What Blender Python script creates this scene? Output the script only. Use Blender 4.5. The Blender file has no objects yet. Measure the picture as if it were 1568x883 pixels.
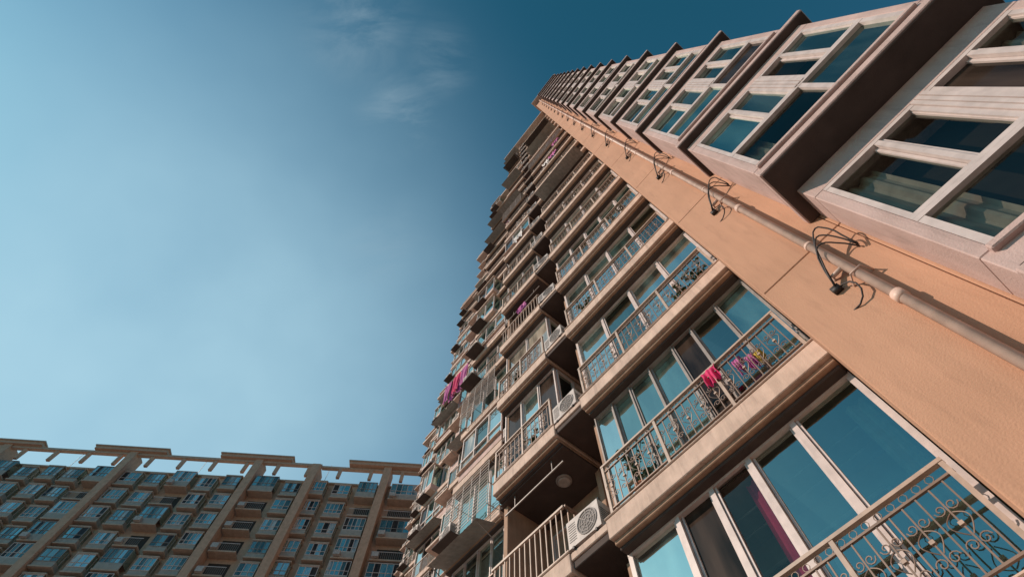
import bpy, math, random
from mathutils import Vector, Matrix
random.seed(11)
R=random.Random(5)
RX=random.Random(77)
sc=bpy.context.scene
CAMZ=1.6; ANG=math.radians(38.9); H=2.95
EL=math.radians(33); AZ=math.radians(-92)

# ---------------------------------------------------------------- materials
def nt(name):
    m=bpy.data.materials.new(name); m.use_nodes=True
    t=m.node_tree; t.nodes.clear(); return m,t
def plaster(name,col,dark=0.6,rough=0.85,scale=3.0,bump=0.25,streak=0.5,stain=0.0):
    m,t=nt(name); N=t.nodes; L=t.links
    o=N.new('ShaderNodeOutputMaterial'); p=N.new('ShaderNodeBsdfPrincipled'); L.new(p.outputs[0],o.inputs[0])
    p.inputs['Roughness'].default_value=rough
    tc=N.new('ShaderNodeTexCoord')
    mp=N.new('ShaderNodeMapping'); mp.inputs['Scale'].default_value=(4.5,4.5,0.5); L.new(tc.outputs['Object'],mp.inputs[0])
    n1=N.new('ShaderNodeTexNoise'); n1.inputs['Scale'].default_value=1.6; n1.inputs['Detail'].default_value=7; n1.inputs['Roughness'].default_value=.65; n1.inputs['Distortion'].default_value=.3; L.new(mp.outputs[0],n1.inputs[0])
    r1=N.new('ShaderNodeValToRGB'); r1.color_ramp.elements[0].position=.33; r1.color_ramp.elements[1].position=.66
    c0=[c*dark for c in col]; 
    r1.color_ramp.elements[0].color=(c0[0],c0[1],c0[2],1); r1.color_ramp.elements[1].color=(*col,1)
    L.new(n1.outputs[0],r1.inputs[0])
    n2=N.new('ShaderNodeTexNoise'); n2.inputs['Scale'].default_value=scale; n2.inputs['Detail'].default_value=8; L.new(tc.outputs['Object'],n2.inputs[0])
    r2=N.new('ShaderNodeValToRGB'); r2.color_ramp.elements[0].position=.3; r2.color_ramp.elements[1].position=.7
    r2.color_ramp.elements[0].color=(c0[0]*1.1,c0[1]*1.08,c0[2]*1.05,1); r2.color_ramp.elements[1].color=(*[min(1,c*1.08) for c in col],1)
    L.new(n2.outputs[0],r2.inputs[0])
    mx=N.new('ShaderNodeMixRGB'); mx.inputs[0].default_value=streak; L.new(r2.outputs[0],mx.inputs[1]); L.new(r1.outputs[0],mx.inputs[2])
    out=mx.outputs[0]
    if stain:
        m2=N.new('ShaderNodeMapping'); m2.inputs['Scale'].default_value=(7,7,1.1); m2.inputs['Location'].default_value=(3,1,2); L.new(tc.outputs['Object'],m2.inputs[0])
        n6=N.new('ShaderNodeTexNoise'); n6.inputs['Scale'].default_value=1.3; n6.inputs['Detail'].default_value=6; n6.inputs['Roughness'].default_value=.7; L.new(m2.outputs[0],n6.inputs[0])
        r6=N.new('ShaderNodeMapRange'); r6.inputs[1].default_value=.54; r6.inputs[2].default_value=.72; r6.inputs[3].default_value=0; r6.inputs[4].default_value=stain; L.new(n6.outputs[0],r6.inputs[0])
        ms=N.new('ShaderNodeMixRGB'); L.new(r6.outputs[0],ms.inputs[0]); L.new(out,ms.inputs[1]); ms.inputs[2].default_value=(col[0]*.32,col[1]*.30,col[2]*.30,1); out=ms.outputs[0]
    L.new(out,p.inputs['Base Color'])
    n3=N.new('ShaderNodeTexNoise'); n3.inputs['Scale'].default_value=60; n3.inputs['Detail'].default_value=5; L.new(tc.outputs['Object'],n3.inputs[0])
    b=N.new('ShaderNodeBump'); b.inputs['Strength'].default_value=bump; b.inputs['Distance'].default_value=.01; L.new(n3.outputs[0],b.inputs['Height']); L.new(b.outputs[0],p.inputs['Normal'])
    return m
def glass(name,base,refl,mirror,rough=.03,clear=False,fres=1.0):
    m,t=nt(name); N=t.nodes; L=t.links
    o=N.new('ShaderNodeOutputMaterial'); g=N.new('ShaderNodeBsdfGlossy'); mx=N.new('ShaderNodeMixShader')
    tc=N.new('ShaderNodeTexCoord')
    if clear:
        p=N.new('ShaderNodeBsdfTransparent'); p.inputs[0].default_value=(*base,1)
    else:
        p=N.new('ShaderNodeBsdfPrincipled')
        mp=N.new('ShaderNodeMapping'); mp.inputs['Scale'].default_value=(3.,3.,.6); L.new(tc.outputs['Object'],mp.inputs[0])
        n=N.new('ShaderNodeTexNoise'); n.inputs['Scale'].default_value=.9; n.inputs['Detail'].default_value=3; L.new(mp.outputs[0],n.inputs[0])
        r=N.new('ShaderNodeValToRGB'); r.color_ramp.elements[0].position=.38; r.color_ramp.elements[1].position=.62
        r.color_ramp.elements[0].color=(*[c*.3 for c in base],1); r.color_ramp.elements[1].color=(*[c*1.5 for c in base],1); L.new(n.outputs[0],r.inputs[0]); L.new(r.outputs[0],p.inputs['Base Color'])
        p.inputs['Roughness'].default_value=.12; p.inputs['Specular IOR Level'].default_value=.1
    g.inputs['Color'].default_value=(*refl,1); g.inputs['Roughness'].default_value=rough
    lw=N.new('ShaderNodeFresnel'); lw.inputs['IOR'].default_value=1.5
    ma=N.new('ShaderNodeMath'); ma.operation='MULTIPLY_ADD'; ma.inputs[1].default_value=(1.0-mirror)*fres; ma.inputs[2].default_value=mirror; L.new(lw.outputs[0],ma.inputs[0])
    n4=N.new('ShaderNodeTexNoise'); n4.inputs['Scale'].default_value=2.2; L.new(tc.outputs['Object'],n4.inputs[0])
    b=N.new('ShaderNodeBump'); b.inputs['Strength'].default_value=.18; b.inputs['Distance'].default_value=.02; L.new(n4.outputs[0],b.inputs['Height']); L.new(b.outputs[0],g.inputs['Normal'])
    L.new(ma.outputs[0],mx.inputs[0]); L.new(p.outputs[0],mx.inputs[1]); L.new(g.outputs[0],mx.inputs[2]); L.new(mx.outputs[0],o.inputs[0])
    return m
def simple(name,col,rough=.5,metal=0,var=.25):
    m,t=nt(name); N=t.nodes; L=t.links
    o=N.new('ShaderNodeOutputMaterial'); p=N.new('ShaderNodeBsdfPrincipled'); L.new(p.outputs[0],o.inputs[0])
    tc=N.new('ShaderNodeTexCoord'); n=N.new('ShaderNodeTexNoise'); n.inputs['Scale'].default_value=7; n.inputs['Detail'].default_value=6; L.new(tc.outputs['Object'],n.inputs[0])
    r=N.new('ShaderNodeValToRGB'); r.color_ramp.elements[0].position=.35; r.color_ramp.elements[1].position=.65
    r.color_ramp.elements[0].color=(*[c*(1-var) for c in col],1); r.color_ramp.elements[1].color=(*col,1)
    L.new(n.outputs[0],r.inputs[0]); L.new(r.outputs[0],p.inputs['Base Color'])
    p.inputs['Roughness'].default_value=rough; p.inputs['Metallic'].default_value=metal
    return m
M=dict(
 band=plaster('orange_plaster',(.52,.285,.18),.76,rough=.85,scale=.9,streak=.4,bump=.35,stain=.22),
 wall=plaster('ochre_plaster',(.42,.26,.175),.6,streak=.5,stain=.4),
 slab=plaster('cream_fascia',(.64,.475,.385),.58,rough=.8,scale=4,streak=.5,bump=.35,stain=.55),
 pink=plaster('pink_plaster',(.55,.40,.365),.68,rough=.85,scale=3,streak=.4,bump=.4,stain=.35),
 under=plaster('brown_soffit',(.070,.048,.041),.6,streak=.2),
 room=plaster('room_paint',(.42,.38,.34),.7,streak=.2),
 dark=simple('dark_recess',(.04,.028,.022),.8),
 frame=simple('window_frame_white',(.60,.51,.48),.5,var=.2),
 framed=simple('window_frame_grey',(.30,.265,.245),.5),
 rail=simple('railing_paint',(.21,.145,.11),.5,.2),
 railw=simple('railing_cream',(.46,.35,.28),.55),
 pipe=simple('pipe_paint',(.70,.50,.41),.5,var=.22),
 cable=simple('black_cable',(.03,.022,.02),.6),
 acw=simple('ac_casing',(.48,.43,.40),.55,var=.35),
 acd=simple('ac_dark',(.05,.05,.05),.6),
 g1=glass('glass_teal',(.04,.085,.08),(.80,.97,.86),.50),
 g2=glass('glass_pale',(.10,.18,.17),(.94,1.,.92),.74),
 g3=glass('glass_deep',(.03,.045,.043),(.70,.86,.78),.24),
 g4=glass('glass_curtain',(.36,.31,.25),(.85,.9,.85),.20),
 g5=glass('glass_dark_room',(.038,.026,.020),(.85,.84,.76),.0,fres=.35),
 t1=glass('glass_clear_teal',(.50,.76,.68),(.82,.98,.88),.36,clear=True),
 t2=glass('glass_clear',(.74,.78,.72),(.88,.90,.82),.04,clear=True,fres=.7),
 b1=glass('block_glass_a',(.10,.14,.13),(.74,.80,.70),.36),
 b2=glass('block_glass_b',(.05,.07,.065),(.65,.72,.64),.15),
 b3=glass('block_glass_c',(.20,.24,.22),(.92,.95,.86),.52),
 curt=simple('curtain_cloth',(.50,.42,.36),.9),
 bwall=plaster('block_ochre',(.54,.35,.25),.65,streak=.4,stain=.3),
 bslab=plaster('block_trim',(.50,.38,.30),.65,streak=.4,stain=.4),
 bgrey=plaster('block_grey',(.38,.36,.33),.65,streak=.4,stain=.3),
 leaf=simple('leaf_green',(.06,.11,.03),.6,var=.5), pot=simple('clay_pot',(.33,.13,.07),.8),
)
# ---------------------------------------------------------------- mesh builder
class MB:
    def __init__(s): s.v=[]; s.f=[]; s.m=[]; s.names=[]
    def mi(s,k):
        if k not in s.names: s.names.append(k)
        return s.names.index(k)
    def box(s,x0,x1,y0,y1,z0,z1,k):
        if x1<x0:x0,x1=x1,x0
        if y1<y0:y0,y1=y1,y0
        if z1<z0:z0,z1=z1,z0
        b=len(s.v); s.v+= [(x0,y0,z0),(x1,y0,z0),(x1,y1,z0),(x0,y1,z0),(x0,y0,z1),(x1,y0,z1),(x1,y1,z1),(x0,y1,z1)]
        s.f+= [(b,b+3,b+2,b+1),(b+4,b+5,b+6,b+7),(b,b+1,b+5,b+4),(b+1,b+2,b+6,b+5),(b+2,b+3,b+7,b+6),(b+3,b,b+4,b+7)]
        s.m+=[s.mi(k)]*6
    def quad(s,pts,k):
        b=len(s.v); s.v+=[tuple(p) for p in pts]; s.f.append((b,b+1,b+2,b+3)); s.m.append(s.mi(k))
    def tube(s,pts,r,k,seg=4,radii=None):
        pts=[Vector(p) for p in pts]; n=len(pts); mi=s.mi(k); rings=[]
        for i,p in enumerate(pts):
            a=pts[max(0,i-1)]; c=pts[min(n-1,i+1)]; d=(c-a)
            if d.length<1e-9: d=Vector((0,0,1))
            d.normalize(); ref=Vector((1,0,0)) if abs(d.x)<.8 else Vector((0,0,1))
            e=d.cross(ref).normalized(); g=d.cross(e); rr=radii[i] if radii else r
            b=len(s.v)
            for j in range(seg):
                t=2*math.pi*(j+.5)/seg; s.v.append(tuple(p+e*math.cos(t)*rr+g*math.sin(t)*rr))
            rings.append(b)
        for i in range(n-1):
            for j in range(seg):
                a=rings[i];c=rings[i+1]; s.f.append((a+j,a+(j+1)%seg,c+(j+1)%seg,c+j)); s.m.append(mi)
        s.f.append(tuple(rings[0]+j for j in range(seg))[::-1]); s.m.append(mi)
        s.f.append(tuple(rings[-1]+j for j in range(seg))); s.m.append(mi)
    def mesh(s,name):
        me=bpy.data.meshes.new(name); me.from_pydata(s.v,[],s.f)
        for k in s.names: me.materials.append(M[k])
        me.polygons.foreach_set('material_index',s.m); me.update(); return me
    def obj(s,name,parent=None,bevel=0):
        ob=bpy.data.objects.new(name,s.mesh(name)); sc.collection.objects.link(ob)
        if parent: ob.parent=parent
        if bevel:
            md=ob.modifiers.new('b','BEVEL'); md.width=bevel; md.segments=1; md.limit_method='ANGLE'
        return ob
def empty(name,loc,rz):
    e=bpy.data.objects.new(name,None); sc.collection.objects.link(e); e.location=loc; e.rotation_euler=(0,0,rz); return e
tower=empty('residential_tower',(0,0,CAMZ),ANG)
TM=Matrix.Translation((0,0,CAMZ))@Matrix.Rotation(ANG,4,'Z')

walls=MB(); slabs=MB(); frames=MB(); panes=MB(); rails=MB(); inner=MB()
def pane(axis,c,a0,a1,z0,z1,k):
    w=[R.uniform(-.008,.008) for _ in range(4)]
    if axis=='u':
        panes.quad([(c+w[0],a0,z0),(c+w[1],a0,z1),(c+w[2],a1,z1),(c+w[3],a1,z0)],k)
    else:
        panes.quad([(a0,c+w[0],z0),(a1,c+w[1],z0),(a1,c+w[2],z1),(a0,c+w[3],z1)],k)
def fbox(axis,c,d,a0,a1,z0,z1,k):
    if axis=='u': frames.box(c-d,c+.03,a0,a1,z0,z1,k)
    else: frames.box(a0,a1,c-d,c+.03,z0,z1,k)
def window(axis,c,a0,a1,z0,z1,cuts,kinds,fk='frame',t=.035,transom=None,sash=True):
    fbox(axis,c,.05,a0,a1,z0,z0+.05,fk); fbox(axis,c,.05,a0,a1,z1-.05,z1,fk)
    xs=[a0]+cuts+[a1]
    for i,x in enumerate(xs):
        h=t
        l=x if i==0 else x-h/2; l=l if i<len(xs)-1 else x-h
        fbox(axis,c,.047,l,l+h,z0+.05,z1-.05,fk)
    for i in range(len(xs)-1):
        k=kinds[i%len(kinds)]
        off=.02 if (i%2 and sash) else 0
        pane(axis,c+off,xs[i]+.01,xs[i+1]-.01,z0+.04,z1-.04,k)
        if sash:
            for l in (xs[i]+t*.6,xs[i+1]-t*.6-.028):
                fbox(axis,c+off,.022,l,l+.028,z0+.052,z1-.052,fk)
    if transom:
        fbox(axis,c,.053,a0+.01,a1-.01,transom-.025,transom+.025,fk)
def curtain(n,a0,a1,z0,z1,k='curt'):
    m=int((a1-a0)/.03); pr=None
    for i in range(m+1):
        y=a0+(a1-a0)*i/m; x=n+.03*math.sin(i*1.35)+.01*math.sin(i*.4)
        if pr: inner.quad([(pr[0],pr[1],z0),(pr[0],pr[1],z1),(x,y,z1),(x,y,z0)],k)
        pr=(x,y)
def gk(p=None):
    return R.choices(['g1','g2','g3','g4','g5'],p or [5,3.5,3.5,1.1,1.2])[0]
def simple_rail(n,u0,u1,z0,h=.95,step=.13,k='rail'):
    rails.box(n-.025,n+.025,u0,u1,z0+h-.04,z0+h,k); rails.box(n-.012,n+.012,u0,u1,z0+.08,z0+.105,k)
    x=u0+step/2
    while x<u1:
        rails.box(n-.009,n+.009,x-.009,x+.009,z0+.105,z0+h-.04,k); x+=step
def rail_side(u,n0,n1,z0,h=.95,step=.14,k='rail'):
    rails.box(n0,n1,u-.025,u+.025,z0+h-.04,z0+h,k)
    x=n0+step/2
    while x<n1:
        rails.box(x-.009,x+.009,u-.009,u+.009,z0+.02,z0+h-.04,k); x+=step
def spiral(y,z,r,turns,start,dirn,n=12):
    pts=[]
    for i in range(n+1):
        t=i/n; a=start+dirn*turns*2*math.pi*t; rr=r*(1-.75*t)
        pts.append((0,y+rr*math.cos(a),z+rr*math.sin(a)))
    return pts
def orn_rail(w,name):
    mb=MB()
    mb.box(-.03,.03,0,w,.915,.95,'railw'); mb.box(-.015,.015,0,w,.80,.82,'rail'); mb.box(-.015,.015,0,w,.09,.11,'rail')
    npan=max(1,round(w/1.15)); pw=w/npan
    for i in range(npan+1):
        y=min(max(i*pw,.025),w-.025); mb.box(-.025,.025,y-.022,y+.022,0,.915,'railw')
    nb=int(w/.125); st=w/nb
    for i in range(1,nb):
        y=i*st
        mb.box(-.007,.007,y-.007,y+.007,.11,.80,'rail')
        mb.tube([(0,y+.5*st+.035*math.cos(a),.86+.035*math.sin(a)) for a in [j*math.pi/4 for j in range(9)]],.0045,'rail')
        if i%2==0:
            for sgn in (-1,1):
                mb.tube(spiral(y+sgn*.052,.62,.050,1.2,math.pi/2*(1+sgn)+math.pi,-sgn),.006,'rail')
                mb.tube(spiral(y+sgn*.052,.30,.050,1.2,math.pi/2*(1+sgn)+math.pi,sgn),.006,'rail')
                pts=[(-.004-.035*math.sin(math.pi*t/8),y+sgn*(.012+.075*math.sin(math.pi*t/8)),.36+.20*t/8) for t in range(9)]
                mb.tube(pts,.0055,'rail')
            mb.box(-.02,.02,y-.02,y+.02,.445,.475,'railw')
    return mb.mesh(name)

AC=[]; CL=[]
def slab(n0,n1,u0,u1,zb,th=.43):
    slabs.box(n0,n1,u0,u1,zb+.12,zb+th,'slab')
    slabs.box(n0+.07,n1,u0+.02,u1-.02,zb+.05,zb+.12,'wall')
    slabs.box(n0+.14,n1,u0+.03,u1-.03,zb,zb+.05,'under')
    slabs.box(n0-.02,n0+.05,u0-.01,u1+.01,zb+th,zb+th+.03,'slab')
def awning(n,u0,u1,z):
    """sloping corrugated rain hood on brackets"""
    k=RX.choice(['framed','bgrey','under','framed']); m=int((u1-u0)/.08); pr=None; d=.62
    for i in range(m+1):
        y=u0+(u1-u0)*i/m; q=.012*(i%2)
        if pr is not None:
            rails.quad([(n-d,pr[0],z-.22+pr[1]),(n-d,y,z-.22+q),(n+.05,y,z+q),(n+.05,pr[0],z+pr[1])],k)
        pr=(y,q)
    for y in (u0+.1,u1-.1): rails.tube([(n,y,z-.45),(n-d+.05,y,z-.22)],.014,'framed',4)

def sec_enclosed(n,u0,u1,zb,orn=None,kinds=None,npn=None,back=.32,fk='frame'):
    zt=zb+.43; ztop=zb+H
    npn=npn or max(2,round((u1-u0)/R.choice([.72,.85,.62])))
    cuts=[u0+(u1-u0)*i/npn for i in range(1,npn)]
    window('u',n+back,u0+.02,u1-.02,zt,ztop+.02,cuts,kinds or [gk() for _ in range(npn)],fk=fk)
    if orn:
        ob=bpy.data.objects.new('railing',orn); sc.collection.objects.link(ob); ob.parent=tower; ob.location=(n+.04,u0+.03,zt+.03)
    else: simple_rail(n+.04,u0+.03,u1-.03,zt)
def sec_bay(n,u0,u1,zb,fk='frame'):
    zt=zb+.43; ztop=zb+H
    walls.box(n+.06,n+.2,u0,u1,zt,zt+.55,'pink')
    npn=max(2,round((u1-u0)/.75)); cuts=[u0+(u1-u0)*i/npn for i in range(1,npn)]
    window('u',n+.1,u0+.02,u1-.02,zt+.55,ztop-.02,cuts,[gk([5,6,2,1,.4]) for _ in range(npn)],fk=fk,transom=zt+1.2 if R.random()<.5 else None)
    slabs.box(n-.05,n+.1,u0-.02,u1+.02,zt+.5,zt+.56,'slab')
def sec_box(n,u0,u1,zb,d=.45):
    """boxed-out conservatory projecting past the slab line"""
    zt=zb+.43; ztop=zb+H
    slabs.box(n-d,n+.3,u0,u1,zt+.04,zt+.16,'slab'); walls.box(n-d+.05,n-d+.15,u0+.03,u1-.03,zt+.16,zt+.6,'pink')
    slabs.box(n-d-.05,n+.3,u0-.03,u1+.03,ztop-.14,ztop-.04,'slab')
    npn=max(2,round((u1-u0)/.7)); cuts=[u0+(u1-u0)*i/npn for i in range(1,npn)]
    window('u',n-d+.1,u0+.03,u1-.03,zt+.6,ztop-.14,cuts,[gk() for _ in range(npn)])
    for y in (u0+.05,u1-.05):
        panes.quad([(n-d+.1,y,zt+.6),(n+.3,y,zt+.6),(n+.3,y,ztop-.14),(n-d+.1,y,ztop-.14)],'g1')
        walls.box(n-d+.15,n+.3,y-.04,y+.04,zt+.16,zt+.6,'pink')
def sec_open(n,u0,u1,zb,lamp=False):
    zt=zb+.43; ztop=zb+H
    walls.box(n+1.35,n+1.5,u0,u1,zt,ztop,'wall')
    window('u',n+1.34,u0+.3,u1-.3,zt+.05,ztop-.35,[(u0+u1)/2],[gk([1,0,3,1,2]),gk([1,0,3,1,2])])
    simple_rail(n+.05,u0+.03,u1-.03,zt,k=R.choice(['rail','railw','rail']))
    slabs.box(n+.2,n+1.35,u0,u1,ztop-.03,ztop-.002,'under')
    rails.box(n+.25,n+.275,u0+.1,u1-.1,ztop-.32,ztop-.295,'framed')
    for y in (u0+.4,u1-.4): rails.box(n+.255,n+.27,y,y+.015,ztop-.3,ztop-.03,'framed')
    if not lamp and zb<45: CL.append((n+.26,u0,u1,ztop-.30))
    if lamp:
        cy=(u0+u1)/2-.35
        slabs.tube([(n+.75,cy,ztop-.03),(n+.75,cy,ztop-.07)],.16,'framed',20); slabs.tube([(n+.75,cy,ztop-.07),(n+.75,cy,ztop-.10)],.12,'acw',20)
def sec_enclosed_nr(n,u0,u1,zb):
    zt=zb+.43; npn=max(2,round((u1-u0)/.8)); cuts=[u0+(u1-u0)*i/npn for i in range(1,npn)]
    window('u',n+.3,u0+.02,u1-.02,zt,zb+H+.02,cuts,[gk() for _ in range(npn)])
def sec_grille(n,u0,u1,zb):
    zt=zb+.43; ztop=zb+H
    sec_enclosed_nr(n,u0,u1,zb)
    z=zt+.05
    while z<zt+1.9:
        rails.box(n-.32,n-.305,u0+.1,u1-.1,z,z+.018,'framed'); z+=.13
    y=u0+.1
    while y<u1-.05:
        rails.box(n-.315,n-.3,y,y+.02,zt+.05,zt+1.9,'framed'); y+=.45
    for z in (zt+.05,zt+.9,zt+1.88):
        for y in (u0+.1,u1-.12): rails.box(n-.32,n+.3,y,y+.02,z,z+.02,'framed')

KS=list(range(-2,18)); zb0=4.95
def zk(k): return zb0+H*k
TOP=zk(18)
ornA=orn_rail(3.42,'ornamental_railing_a'); ornB=orn_rail(1.86,'ornamental_railing_b')
N0=4.5
def rail_at(k,me,u): 
    o=bpy.data.objects.new('railing',me); sc.collection.objects.link(o); o.parent=tower; o.location=(N0+.04,u,zk(k)+.46)
for k in KS:
    zb=zk(k); zt=zb+.43; ztop=zb+H
    slab(N0,N0+1.6,-.07,3.53,zb)
    if -1<=k<=4:
        if k==-1:
            window('u',N0+.32,-.05,3.5,zt,ztop+.02,[.79,1.46,2.05,2.63],['t1','t1','t2','g5','g2'],t=.07)
            curtain(N0+.55,-.03,.30,zt+.05,ztop-.1); curtain(N0+.5,1.50,1.72,zt+.05,ztop-.1,'mag')
        elif k==0:
            window('u',N0+.32,-.05,3.5,zt,ztop+.02,[.55,1.1,1.55,2.1,2.6,3.05],['g1','t1','g5','g1','g1','g1','g2'],t=.025,fk='framed')
            curtain(N0+.6,2.5,3.4,zt+.05,ztop-.1)
        else:
            npn=[0,4,4,5,4][k]
            window('u',N0+.32,-.05,3.5,zt,ztop+.02,[3.55*i/npn-.05 for i in range(1,npn)],R.choices(['g1','g2','g2','t1'],k=npn),t=.06)
            a=R.uniform(0,2.6); curtain(N0+.55,a,a+R.uniform(.4,.9),zt+.05,ztop-.1)
        rail_at(k,ornA,0)
        inner.box(N0+1.47,N0+1.499,-.05,3.5,zt+.03,ztop,'room')
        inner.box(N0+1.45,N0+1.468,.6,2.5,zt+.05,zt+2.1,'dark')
        for q in (.58,1.53,2.48): frames.box(N0+1.42,N0+1.45,q,q+.05,zt+.05,zt+2.1,'frame')
        frames.box(N0+1.42,N0+1.45,.63,2.48,zt+2.1,zt+2.15,'frame')
        inner.box(N0+.4,N0+1.46,-.04,3.49,ztop-.02,ztop-.004,'room')
        for q in (.75,1.05): rails.tube([(N0+q,.1,ztop-.18),(N0+q,3.2,ztop-.18)],.012,'acw',6)
    else:
        r=R.random()
        if k>6 and r<.25: sec_open(N0,0,3.5,zb)
        elif k>5 and r<.45: sec_grille(N0,0,3.5,zb)
        else:
            sec_enclosed(N0,-.05,3.5,zb,orn=ornA)
            if RX.random()<.2: awning(N0+.1,.2,3.2,ztop-.02)
    walls.box(N0+.36,N0+1.6,3.5,3.62,zt,ztop,'wall')
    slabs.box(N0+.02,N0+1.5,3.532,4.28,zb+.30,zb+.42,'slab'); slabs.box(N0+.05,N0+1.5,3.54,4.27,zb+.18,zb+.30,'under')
    if k<7 or R.random()<.75: AC.append((N0+.14,3.95,zb+.42))
    if R.random()<.3: simple_rail(N0+.04,3.6,4.25,zb+.42,h=.28,k='rail')
    slab(N0,N0+1.6,4.28,6.2,zb)
    if k==0: t='open'
    elif k==1: t='enc'
    else: t=R.choices(['open','enc','bay','grille'],[2,4,2,1.5])[0]
    if t=='open':
        sec_open(N0,4.3,6.2,zb,lamp=(k==0)); walls.box(N0+1.1,N0+1.5,4.28,4.4,zt,ztop,'wall'); rail_side(4.32,N0+.05,N0+1.1,zt)
    else:
        if t=='enc': sec_enclosed(N0,4.3,6.2,zb,orn=ornB if k<9 else None)
        elif t=='bay': sec_bay(N0,4.3,6.2,zb)
        else: sec_grille(N0,4.3,6.2,zb)
        window('n',4.34,N0+.36,N0+1.5,zb+.46,ztop-.02,[N0+.9],[gk(),gk()])
        if k>3 and RX.random()<.25: awning(N0,4.4,6.15,ztop-.02)
    walls.box(N0+.3,N0+1.6,6.08,6.2,zt,ztop,'wall')
walls.box(N0+1.5,N0+11,-3.0,6.2,-CAMZ,TOP,'wall')
blocks=[(6.7,6.2,11.5),(9.2,11.5,17.4),(11.5,17.4,23.7),(14.2,23.7,29.4),(17.0,29.4,36.2),(19.7,36.2,43.4)]
for bi,(n,u0,u1) in enumerate(blocks):
    w=u1-u0; a=u0+w*.36; b=a+.75; c=u1-1.0 if bi%2 else u1
    for k in KS:
        zb=zk(k)
        for (p,q) in ((u0,a),(b,c)):
            slab(n,n+1.6,p,q+(.12 if q==u1 else 0),zb)
            t=R.choices(['open','enc','bay','grille','box'],[1.8,3.6,2.4,1.4,1.1])[0]
            if t=='open': sec_open(n,p+.1,q-.05,zb)
            elif t=='enc': sec_enclosed(n,p+.1,q-.05,zb,fk=R.choice(['frame','frame','framed']))
            elif t=='bay': sec_bay(n,p+.1,q-.05,zb)
            elif t=='box': sec_box(n,q-RX.uniform(1.5,2.0),q-.05,zb,RX.choice([.25,.35,.45])); sec_enclosed_nr(n,p+.1,q-.05,zb)
            else: sec_grille(n,p+.1,q-.05,zb)
            if t in('enc','bay') and RX.random()<.22: awning(n,p+.2,q-.1,zb+H-.02)
            walls.box(n+.3,n+1.6,p,p+.12,zb+.43,zb+H,'pink'); walls.box(n+.3,n+1.6,q-.1,q,zb+.43,zb+H,'pink')
            if t in('enc','bay') : window('n',p-.03,n+.45,n+1.5,zb+.9,zb+H-.1,[n+1.0],[gk(),gk()])
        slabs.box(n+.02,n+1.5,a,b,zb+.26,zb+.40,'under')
        if R.random()<.8: AC.append((n+.14,(a+b)/2,zb+.40))
        if bi%2:
            walls.box(n+.45,n+1.6,c,u1,zb+.43,zb+H,'pink')
            window('u',n+.44,c+.12,u1-.12,zb+1.0,zb+2.4,[],[gk()],sash=False)
            slabs.box(n-.05,n+.6,c+.1,u1+.15,zb+.28,zb+.40,'slab')
            if R.random()<.6: AC.append((n+.15,c+.55,zb+.40))
        elif R.random()<.5: 
            AC.append((n-.30,u1-.5,zb+.47)); slabs.box(n-.55,n,u1-1.0,u1-.05,zb+.40,zb+.46,'under')
    walls.box(n+1.5,n+9,u0,u1,-CAMZ,TOP,'pink')
    slabs.box(n-.35,n+9,u0-.2,u1+.35,TOP,TOP+.3,'slab'); slabs.box(n-.1,n+8,u0,u1+.1,TOP+.3,TOP+1.2,'wall'); slabs.box(n-.25,n+8.1,u0-.1,u1+.25,TOP+1.2,TOP+1.35,'slab')
slabs.box(N0-.4,N0+10.9,-.0,6.5,TOP,TOP+.3,'slab'); slabs.box(N0-.1,N0+10,0.02,6.25,TOP+.3,TOP+1.2,'wall'); slabs.box(N0-.25,N0+10.5,0.01,6.4,TOP+1.2,TOP+1.35,'slab')

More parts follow.
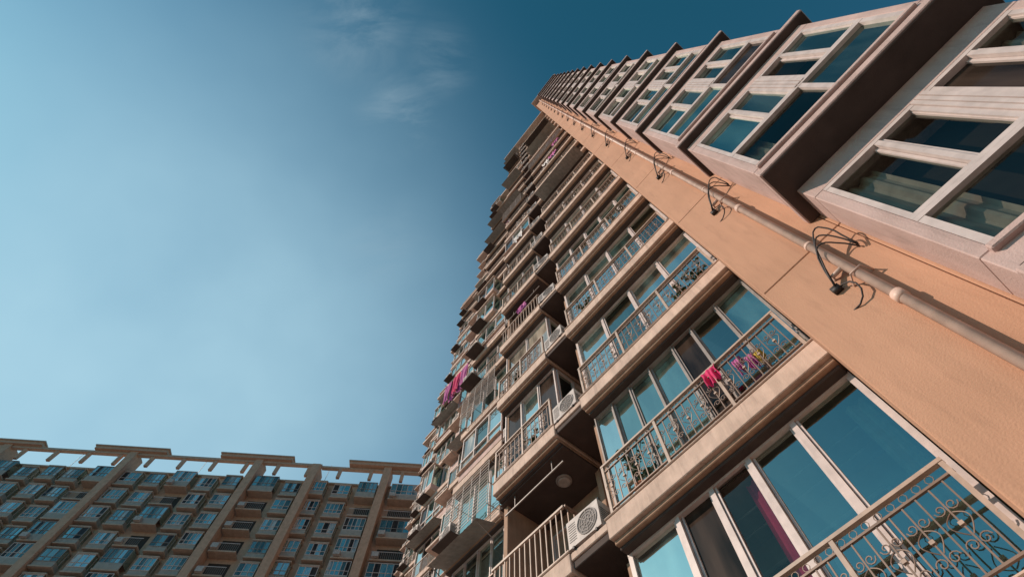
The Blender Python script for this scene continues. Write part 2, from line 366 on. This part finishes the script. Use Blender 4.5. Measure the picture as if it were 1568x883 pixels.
# ---------------- projecting wing
NB=3.3; UE=-.07; UB=-3.55
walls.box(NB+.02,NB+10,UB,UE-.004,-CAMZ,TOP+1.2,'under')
zz=-CAMZ
for k in range(-3,19):
    z1=min(4.92+H*k,TOP+1.2)
    if z1<=zz: continue
    walls.box(NB,NB+.3,-1.02,UE,zz,z1-.006,'band'); walls.box(NB,NB+.3,UB-.01,-1.026,zz,z1-.006,'band'); zz=z1+.006
walls.box(NB+.001,NB+1.4,UE-.02,UE+.006,-CAMZ,TOP+1.2,'band')
slabs.box(NB-.5,NB+10,UB-.2,.12,TOP+1.2,TOP+1.5,'slab')
for j in range(-1,19):
    zs=2.30+H*j
    if zs<-1.5: continue
    hn=2.50 if j<=1 else 2.56
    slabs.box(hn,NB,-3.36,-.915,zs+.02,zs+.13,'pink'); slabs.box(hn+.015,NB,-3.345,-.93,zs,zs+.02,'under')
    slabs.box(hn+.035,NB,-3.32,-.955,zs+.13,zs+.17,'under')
    if zs+H>TOP+1: continue
    nb=2.9 if j<=0 else 2.69; ub=-1.05 if j<=0 else -.99; zt=zs+H
    w0,w1=zs+.74,zt-.34
    if j>0: w0-=.16; w1+=.10
    walls.box(nb,NB,-3.2,ub,zs+.17,w0,'pink'); walls.box(nb,NB,-3.2,ub,w1,zt,'pink')
    walls.box(nb,NB,ub-.1,ub,w0,w1,'pink'); walls.box(nb,NB,-3.2,-3.1,w0,w1,'pink')
    slabs.box(nb-.05,nb+.03,-3.12,ub-.07,w0-.05,w0+.012,'pink')
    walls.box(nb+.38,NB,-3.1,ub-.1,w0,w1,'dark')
    tr=zs+1.43
    if j<=1:
        for (q0,q1) in ((ub-.5,ub-.14),(-3.05,-2.75)): curtain(nb+.2,q0,q1,w0+.02,w1-.02)
    kd = (['t2','g5','t2','g5'],['t2','g5','t2','t2']) if j<=0 else ((['g3','g3','t2','g5'],['g3','t2','g3','g1']) if j==1 else ([gk([5,5,2.5,.5,.8]) for _ in range(4)],[gk([5,5,2.5,.5,.8]) for _ in range(4)]))
    c=nb+.05; ue=ub-.1
    window('u',c,-3.1,ue,w0,tr,[-2.18],[kd[0][0],kd[0][2]],t=.06,sash=False)
    window('u',c,-3.1,-2.28,tr+.001,w1,[-2.68],[kd[1][0],kd[1][1]],t=.05)
    window('u',c,-2.13,ue,tr+.001,w1,[-1.72],[kd[1][2],kd[1][3]],t=.05)
    for q in (-2.275,-2.225,-2.175): frames.box(c-.06,c+.03,q,q+.038,tr,w1,'frame')

M['mag']=simple('magenta_cloth',(.62,.02,.13),.8); M['pur']=simple('pink_cloth',(.50,.13,.34),.85); M['yel']=simple('yellow_cloth',(.6,.42,.06),.8); M['whi']=simple('white_cloth',(.7,.66,.64),.85); M['blu']=simple('blue_cloth',(.10,.16,.30),.85)
walls.obj('walls',tower,.008); slabs.obj('slabs',tower,.01); frames.obj('window_frames',tower); panes.obj('glass',tower); rails.obj('railings',tower); inner.obj('room_interiors',tower)

# ---------------- ac units
def ac_mesh():
    mb=MB()
    mb.box(-.16,.16,-.40,.40,.05,.62,'acw')
    for y in(-.3,.26): mb.box(-.18,.18,y,y+.04,0,.05,'acd')
    cy,cz=-.10,.335
    ring=[(-.168,cy+.235*math.cos(a*math.pi/12),cz+.235*math.sin(a*math.pi/12)) for a in range(25)]
    mb.tube(ring,.012,'acw',6)
    b=len(mb.v); 
    for a in range(24): mb.v.append((-.1625,cy+.23*math.cos(a*math.pi/12),cz+.23*math.sin(a*math.pi/12)))
    mb.f.append(tuple(range(b,b+24))[::-1]); mb.m.append(mb.mi('acd'))
    for r in (.06,.12,.18): mb.tube([(-.172,cy+r*math.cos(a*math.pi/10),cz+r*math.sin(a*math.pi/10)) for a in range(21)],.004,'acw')
    for a in range(8):
        t=a*math.pi/4; mb.tube([(-.172,cy+.03*math.cos(t),cz+.03*math.sin(t)),(-.172,cy+.23*math.cos(t),cz+.23*math.sin(t))],.004,'acw')
    for i in range(8): mb.box(-.164,-.158,.18,.36,.16+i*.05,.175+i*.05,'acd')
    for i in range(6): mb.box(-.12,.12,-.404,-.398,.2+i*.05,.215+i*.05,'acd')
    mb.tube([(.05,.40,.2),(.05,.48,.22),(.12,.50,.1),(.3,.47,.05),(.5,.4,.0)],.018,'acw',6)
    return mb.mesh('air_conditioner_unit')
acm=ac_mesh()
for (n,u,z) in AC:
    o=bpy.data.objects.new('air_conditioner_unit',acm); sc.collection.objects.link(o)
    o.matrix_world=TM@Matrix.Translation((n,u,z+.002))@Matrix.Rotation(R.uniform(-.1,.1),4,'Z')@Matrix.Scale(R.uniform(.78,.9),4)
def place(mb,name):
    o=mb.obj(name); o.matrix_world=TM; 
    for p in o.data.polygons: p.use_smooth=True
    return o
# ---------------- potted plants standing behind the railings
def plant(n,u,z,seed,hgt=.8):
    rr=random.Random(seed); mb=MB()
    mb.tube([(n,u,z),(n,u,z+.22),(n,u,z+.23),(n,u,z+.26)],.1,'pot',14,radii=[.075,.105,.12,.12])
    for s in range(5):
        a=rr.uniform(0,6.28); l=hgt*rr.uniform(.6,1)
        st=[(n+.07*t*t*math.cos(a)*2,u+.13*t*t*math.sin(a)*2,z+.24+l*t) for t in (0,.33,.66,1)]
        mb.tube(st,.006,'leaf',4)
        for q in range(16):
            t=rr.uniform(.2,1); b=rr.uniform(0,6.28); cx=n+.14*t*t*math.cos(a); cy=u+.26*t*t*math.sin(a); cz=z+.24+l*t
            L_=rr.uniform(.07,.13); w_=L_*.3; dx,dy,dz=math.cos(b)*.6,math.sin(b),rr.uniform(-.5,.4)
            mb.quad([(cx,cy,cz),(cx+dx*L_*.5-dy*w_,cy+dy*L_*.5+dx*w_,cz+dz*L_*.5+.01),(cx+dx*L_,cy+dy*L_,cz+dz*L_),(cx+dx*L_*.5+dy*w_,cy+dy*L_*.5-dx*w_,cz+dz*L_*.5)],'leaf')
    place(mb,'potted_plant')
for i,(k,u) in enumerate(((1,.35),(1,.75),(2,2.9),(3,.5),(3,.95),(0,2.9),(5,1.5),(1,5.1),(2,5.6),(4,4.9))):
    plant(N0+.19,u,zk(k)+.432,i+60,[.75,.55,.9][i%3])
mb=MB(); PU=-.70; PN=3.225
mb.tube([(PN,PU,-CAMZ),(PN,PU,TOP+.9)],.042,'pipe',16)
for k in range(-3,19):
    z=3.55+H*k
    mb.tube([(PN,PU,z),(PN,PU,z+.09)],.052,'pipe',16)
    mb.tube([(PN,PU,z+1.3),(PN,PU,z+1.34)],.048,'pipe',16)
    mb.tube([(PN+.07,PU+.10,z+.55),(PN-.045,PU+.05,z+.55),(PN-.05,PU-.05,z+.55),(PN+.07,PU-.10,z+.55)],.010,'pipe',6)
    mb.tube([(PN,PU+.03,z+.75),(PN+.03,PU+.13,z+.78),(PN+.08,PU+.14,z+.78)],.022,'pipe',8)
place(mb,'drain_pipe')
for k in range(-2,17):
    mb=MB(); z=4.25+H*k; rr=random.Random(k)
    sc1=rr.uniform(.7,1.15)
    for s in range(3):
        pts=[]
        for i in range(15):
            t=i/14
            pts.append((NB-.02-.16*math.sin(math.pi*t)-.02*s, -.50-.42*t-rr.uniform(0,.01)-.06*s*math.sin(math.pi*t), z-.05+(.34+.10*s)*sc1*math.sin(math.pi*t)*(1-.3*t)+.22*t))
        mb.tube(pts,.008,'cable',5)
    pts=[(NB-.02-.05*math.sin(a),-.50-.12*math.sin(a)*1.0,z-.06-.16+.16*math.cos(a)) for a in [i*math.pi/6 for i in range(11)]]
    mb.tube(pts,.008,'cable',5)
    mb.box(NB-.05,NB,-.54,-.46,z-.09,z-.02,'cable')
    place(mb,'cable_loop')
def cloth(name,n,u,z,w,h,k,over=.1,seed=0):
    mb=MB(); rr=random.Random(seed); nu,nz=18,16; ph=[rr.uniform(0,6) for _ in range(4)]
    for i in range(nz+1):
        s=i/nz*(h+over)-over
        for j in range(nu+1):
            y=(j/nu-.5)*w*(1-.12*(i/nz)+.1*math.sin(ph[0]+i*.5))
            f=math.sin(j*1.15+ph[1])*.035+math.sin(j*.6+i*.25+ph[2])*.03
            if s<0: p=(n+.05+abs(s)*.1,u+y,z-abs(s)*1.0+.01)
            else: p=(n-.03-.02*s+f*min(1,s*5),u+y,z-s+.03*math.sin(j*.7+ph[3])*(i/nz)+.01)
            mb.v.append(p)
    mi=mb.mi(k)
    for i in range(nz):
        for j in range(nu):
            a=i*(nu+1)+j; mb.f.append((a,a+1,a+nu+2,a+nu+1)); mb.m.append(mi)
    return place(mb,name)
z=zk(0)+.43+.96
cloth('hanging_laundry',N0+.04,1.18,z,.26,.36,'mag',seed=1)
cloth('hanging_laundry',N0+.10,.80,z-.15,.14,.36,'pur',seed=2)
cloth('hanging_laundry',N0+.12,.64,z-.25,.13,.34,'pur',seed=3)
cloth('hanging_laundry',N0+.12,.52,z-.30,.12,.26,'yel',seed=4)
n,zc=8.2,28.6
for i in range(5): cloth('hanging_laundry',n+.15*(i%2),14.85+i*.45,zc-.2*(i%2)+.2,.7,2.1,['pur','pur','mag','pur','pur'][i],seed=20+i)
mb=MB(); 
mb.tube([(9.3,14.6,28.75),(8.0,14.6,28.75)],.02,'framed',6); mb.tube([(9.3,16.9,28.75),(8.0,16.9,28.75)],.02,'framed',6); mb.tube([(8.2,14.5,28.75),(8.2,17.0,28.75)],.02,'framed',6)
place(mb,'drying_rack')
for (k,uu,nn,kk) in ((9,1.5,N0,'pur'),(10,.9,N0,'pur'),(9,2.1,N0,'whi'),(6,5.0,N0,'whi')):
    cloth('hanging_laundry',nn-.05,uu,zk(k)+.43+.95,.7,.9,kk,seed=k*3)
R3=random.Random(8); sd_=50
for (n,u0,u1,z) in CL:
    if R3.random()<.6:
        y=u0+.5
        while y<u1-.4:
            if R3.random()<.6:
                cloth('hanging_laundry',n,y,z,R3.uniform(.3,.5),R3.uniform(.5,.9),R3.choice(['whi','pur','blu','whi','mag','blu']),seed=sd_); sd_+=1
            y+=.55

# ---------------------------------------------------------------- opposite block
BL=empty('apartment_block',(-69.5,44.9,CAMZ),math.radians(4.42))
bw=MB(); bf=MB(); bg=MB()
R2=random.Random(3)
def bpane(x0,x1,y,z0,z1,k):
    w=[R2.uniform(-.01,.01) for _ in range(4)]
    bg.quad([(x0,y+w[0],z0),(x1,y+w[1],z0),(x1,y+w[2],z1),(x0,y+w[3],z1)],k)
def bwin(x0,x1,y,z0,z1,n,fk):
    bf.box(x0,x1,y-.05,y+.03,z0,z0+.07,fk); bf.box(x0,x1,y-.05,y+.03,z1-.07,z1,fk)
    for i in range(n+1):
        x=x0+(x1-x0-.06)*i/n; bf.box(x,x+.06,y-.045,y+.03,z0+.07,z1-.07,fk)
    bf.box(x0+.06,x1-.06,y-.04,y+.02,z0+(z1-z0)*.32,z0+(z1-z0)*.32+.05,fk)
    for i in range(n):
        a=x0+(x1-x0)*i/n; bpane(a+.02,a+(x1-x0)/n,y,z0+.02,z1-.02,R2.choices(['b1','b3','b2','g4','g5','g1'],[5,3,4,1.5,1.4,1])[0])
BT=52.7
def unit_box(x0,x1,zb,d=.95):
    bw.box(x0-.1,x1+.1,-d-.12,0,zb+.02,zb+.18,'bslab'); bw.box(x0,x1,-d,0,zb+.18,zb+.72,'bgrey')
    bw.box(x0-.08,x1+.08,-d-.1,0,zb+2.3,zb+2.45,'bslab')
    bwin(x0,x1,-d,zb+.72,zb+2.3,R2.choice([3,4,4]),R2.choice(['frame','frame','framed']))
    for x in(x0,x1):
        bg.quad([(x,-d,zb+.72),(x,0,zb+.72),(x,0,zb+2.3),(x,-d,zb+2.3)],'b1')
        bf.box(x-.02,x+.02,-.50,-.44,zb+.72,zb+2.3,'frame')
def unit_balc(x0,x1,zb):
    bw.box(x0,x1,-1.2,0,zb,zb+.18,'bslab')
    if R2.random()<.5:
        bw.box(x0+.05,x1-.05,-1.15,-1.05,zb+.18,zb+.9,'bgrey')
        bwin(x0+.05,x1-.05,-1.1,zb+.9,zb+2.7,5,R2.choice(['frame','framed']))
        for x in(x0+.07,x1-.07): bg.quad([(x,-1.1,zb+.9),(x,0,zb+.9),(x,0,zb+2.7),(x,-1.1,zb+2.7)],'b1')
    else:
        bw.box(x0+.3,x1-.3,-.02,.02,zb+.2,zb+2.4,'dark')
        bf.box(x0,x1,-1.17,-1.13,zb+1.1,zb+1.16,'frame'); x=x0+.05
        while x<x1: bf.box(x,x+.03,-1.165,-1.135,zb+.18,zb+1.1,'framed'); x+=.22
    if R2.random()<.5: bf.box(x0+.2,x0+.95,-1.6,-1.25,zb+.2,zb+.75,'acw')
pil=[-46,-29.4,-13,3.4,19.6,36,53]
for i,px in enumerate(pil[:-1]):
    x0=px+.6; x1=pil[i+1]-.6
    if i%2==0: lay=[('b',.0,.16),('b',.225,.37),('o',.41,.60),('b',.645,.79),('b',.84,.98)]
    else: lay=[('o',.0,.20),('b',.25,.39),('b',.45,.59),('b',.645,.79),('o',.83,1.0)]
    for f in range(19):
        zb=BT-H*(f+1)
        if zb<-1.4: continue
        w=(x1-x0)
        for q,(t,a,b) in enumerate(lay):
            if t=='b': unit_box(x0+w*a+.1,x0+w*b-.1,zb-(.35 if q%2 else 0),R2.choice([.95,.95,.8,1.1]))
            else: unit_balc(x0+w*a+.1,x0+w*b-.1,zb)
for px in pil:
    bw.box(px-.5,px+.5,-1.5,.5,-CAMZ,BT+2.5,'bwall')
bw.box(43.2,44.2,-1.8,.5,-CAMZ,BT+1.8,'bwall')
bw.box(-62,59,0.0,14,-CAMZ,BT,'bwall')
bw.box(-62,59,-.3,14,BT,BT+.2,'bslab')
for f in range(19):
    zb=BT-H*(f+1)
    if zb<-1.4: continue
    unit_balc(54,57.6,zb)
bw.box(-62,44.2,-1.3,-.8,BT+1.95,BT+2.3,'bslab')
bw.box(44.2,59,-1.1,-.6,BT+1.95,BT+2.25,'bslab')
x=-60
while x<59:
    bw.box(x,x+.4,-1.2,-.85,BT+.2,BT+1.95,'bwall'); x+=4.1
for i,px in enumerate(pil):
    bw.box(px-5.2,px+4.2,-1.7,-.9,BT+2.3,BT+2.75,'bwall'); bw.box(px-5.35,px+4.35,-1.85,-.8,BT+2.75,BT+2.9,'bslab')
    bw.box(px+5,px+7.4,2.5,6,BT+.2,BT+1.6,'bslab')
    bf.tube([(px+9,-.2,BT+.2),(px+9,-.2,BT+3.4)],.03,'framed',5); bf.tube([(px+8.6,-.2,BT+3.2),(px+9.4,-.2,BT+3.2)],.02,'framed',5)
bw.obj('walls',BL); bf.obj('window_frames',BL); bg.obj('glass',BL)

mb=MB(); M['pave']=plaster('paving',(.26,.22,.20),.7,scale=.8,streak=.2)
s=3000; mb.quad([(-s,-s,0),(s,-s,0),(s,s,0),(-s,s,0)],'pave'); mb.obj('ground')

# ---------------------------------------------------------------- light
S=Vector((math.cos(EL)*math.sin(AZ),math.cos(EL)*math.cos(AZ),math.sin(EL)))
sd=bpy.data.lights.new('sun','SUN'); sd.energy=4.4; sd.angle=math.radians(.55); sd.color=(1,.80,.66)
so=bpy.data.objects.new('sun',sd); sc.collection.objects.link(so); so.rotation_euler=S.to_track_quat('Z','Y').to_euler(); so.location=S*100
w=bpy.data.worlds.new('World'); sc.world=w; w.use_nodes=True
N=w.node_tree.nodes; L=w.node_tree.links; N.clear()
o=N.new('ShaderNodeOutputWorld'); bgd=N.new('ShaderNodeBackground'); L.new(bgd.outputs[0],o.inputs[0]); bgd.inputs[1].default_value=.10
sky=N.new('ShaderNodeTexSky'); sky.sky_type='NISHITA'; sky.sun_disc=False; sky.sun_elevation=EL; sky.sun_rotation=AZ%(2*math.pi); sky.dust_density=.3; sky.air_density=1.0; sky.ozone_density=1.0
tint=N.new('ShaderNodeMixRGB'); tint.blend_type='MULTIPLY'; tint.inputs[0].default_value=1; tint.inputs[2].default_value=(.42,1.03,1.07,1); L.new(sky.outputs[0],tint.inputs[1])
tc=N.new('ShaderNodeTexCoord')
def pix(px,py):
    x=px-784;y=441.5-py; p=math.radians(68.4)
    return Vector((x,-math.sin(p)*y+math.cos(p)*784,math.cos(p)*y+math.sin(p)*784)).normalized()
def lobe(d0,a,s):
    d=N.new('ShaderNodeVectorMath'); d.operation='DISTANCE'; L.new(tc.outputs['Generated'],d.inputs[0]); d.inputs[1].default_value=d0
    mr=N.new('ShaderNodeMapRange'); mr.interpolation_type='SMOOTHSTEP'; mr.inputs[1].default_value=0; mr.inputs[2].default_value=a; mr.inputs[3].default_value=s; mr.inputs[4].default_value=0; L.new(d.outputs['Value'],mr.inputs[0])
    return mr.outputs[0]
mp=N.new('ShaderNodeMapping'); mp.inputs['Scale'].default_value=(3,8,5); mp.inputs['Rotation'].default_value=(0,0,.6); L.new(tc.outputs['Generated'],mp.inputs[0])
nz=N.new('ShaderNodeTexNoise'); nz.inputs['Scale'].default_value=1.6; nz.inputs['Detail'].default_value=9; nz.inputs['Roughness'].default_value=.62; nz.inputs['Distortion'].default_value=.6; L.new(mp.outputs[0],nz.inputs[0])
rp=N.new('ShaderNodeValToRGB'); rp.color_ramp.elements[0].position=.42; rp.color_ramp.elements[1].position=.75; L.new(nz.outputs[0],rp.inputs[0])
acc=None
for (px,py,a,s) in ((545,35,.13,1),(670,95,.09,.8),(615,175,.10,1),(590,380,.12,.5)):
    l=lobe(pix(px,py),a,s)
    if acc is None: acc=l
    else:
        mm=N.new('ShaderNodeMath'); mm.operation='MAXIMUM'; L.new(acc,mm.inputs[0]); L.new(l,mm.inputs[1]); acc=mm.outputs[0]
mul=N.new('ShaderNodeMath'); mul.operation='MULTIPLY'; L.new(acc,mul.inputs[0]); L.new(rp.outputs[0],mul.inputs[1])
dk=N.new('ShaderNodeMixRGB'); L.new(lobe(pix(1000,-260),1.0,.80),dk.inputs[0]); L.new(tint.outputs[0],dk.inputs[1]); dk.inputs[2].default_value=(.06,.78,1.26,1)
n5=N.new('ShaderNodeTexNoise'); n5.inputs['Scale'].default_value=2.6; n5.inputs['Detail'].default_value=4; L.new(tc.outputs['Generated'],n5.inputs[0])
m5=N.new('ShaderNodeMath'); m5.operation='MULTIPLY_ADD'; m5.inputs[1].default_value=.9; m5.inputs[2].default_value=.5; L.new(n5.outputs[0],m5.inputs[0])
m6=N.new('ShaderNodeMath'); m6.operation='MULTIPLY'; L.new(lobe(pix(150,600),.92,.86),m6.inputs[0]); L.new(m5.outputs[0],m6.inputs[1]); m6.use_clamp=True
hm=N.new('ShaderNodeMixRGB'); L.new(m6.outputs[0],hm.inputs[0]); L.new(dk.outputs[0],hm.inputs[1]); hm.inputs[2].default_value=(4.6,7.1,8.3,1)
mul2=N.new('ShaderNodeMath'); mul2.operation='MULTIPLY'; L.new(mul.outputs[0],mul2.inputs[0]); mul2.inputs[1].default_value=.5
cm=N.new('ShaderNodeMixRGB'); L.new(mul2.outputs[0],cm.inputs[0]); L.new(hm.outputs[0],cm.inputs[1]); cm.inputs[2].default_value=(3.6,4.8,5.6,1)
L.new(cm.outputs[0],bgd.inputs[0])

cam=bpy.data.cameras.new('camera'); co=bpy.data.objects.new('camera',cam); sc.collection.objects.link(co)
cam.lens=18; cam.sensor_width=36; cam.clip_start=.05; cam.clip_end=6000
co.location=(0,0,CAMZ); co.rotation_euler=(math.radians(90+68.4),0,0); sc.camera=co
sc.view_settings.view_transform='Standard'; sc.view_settings.look='None'; sc.view_settings.exposure=0
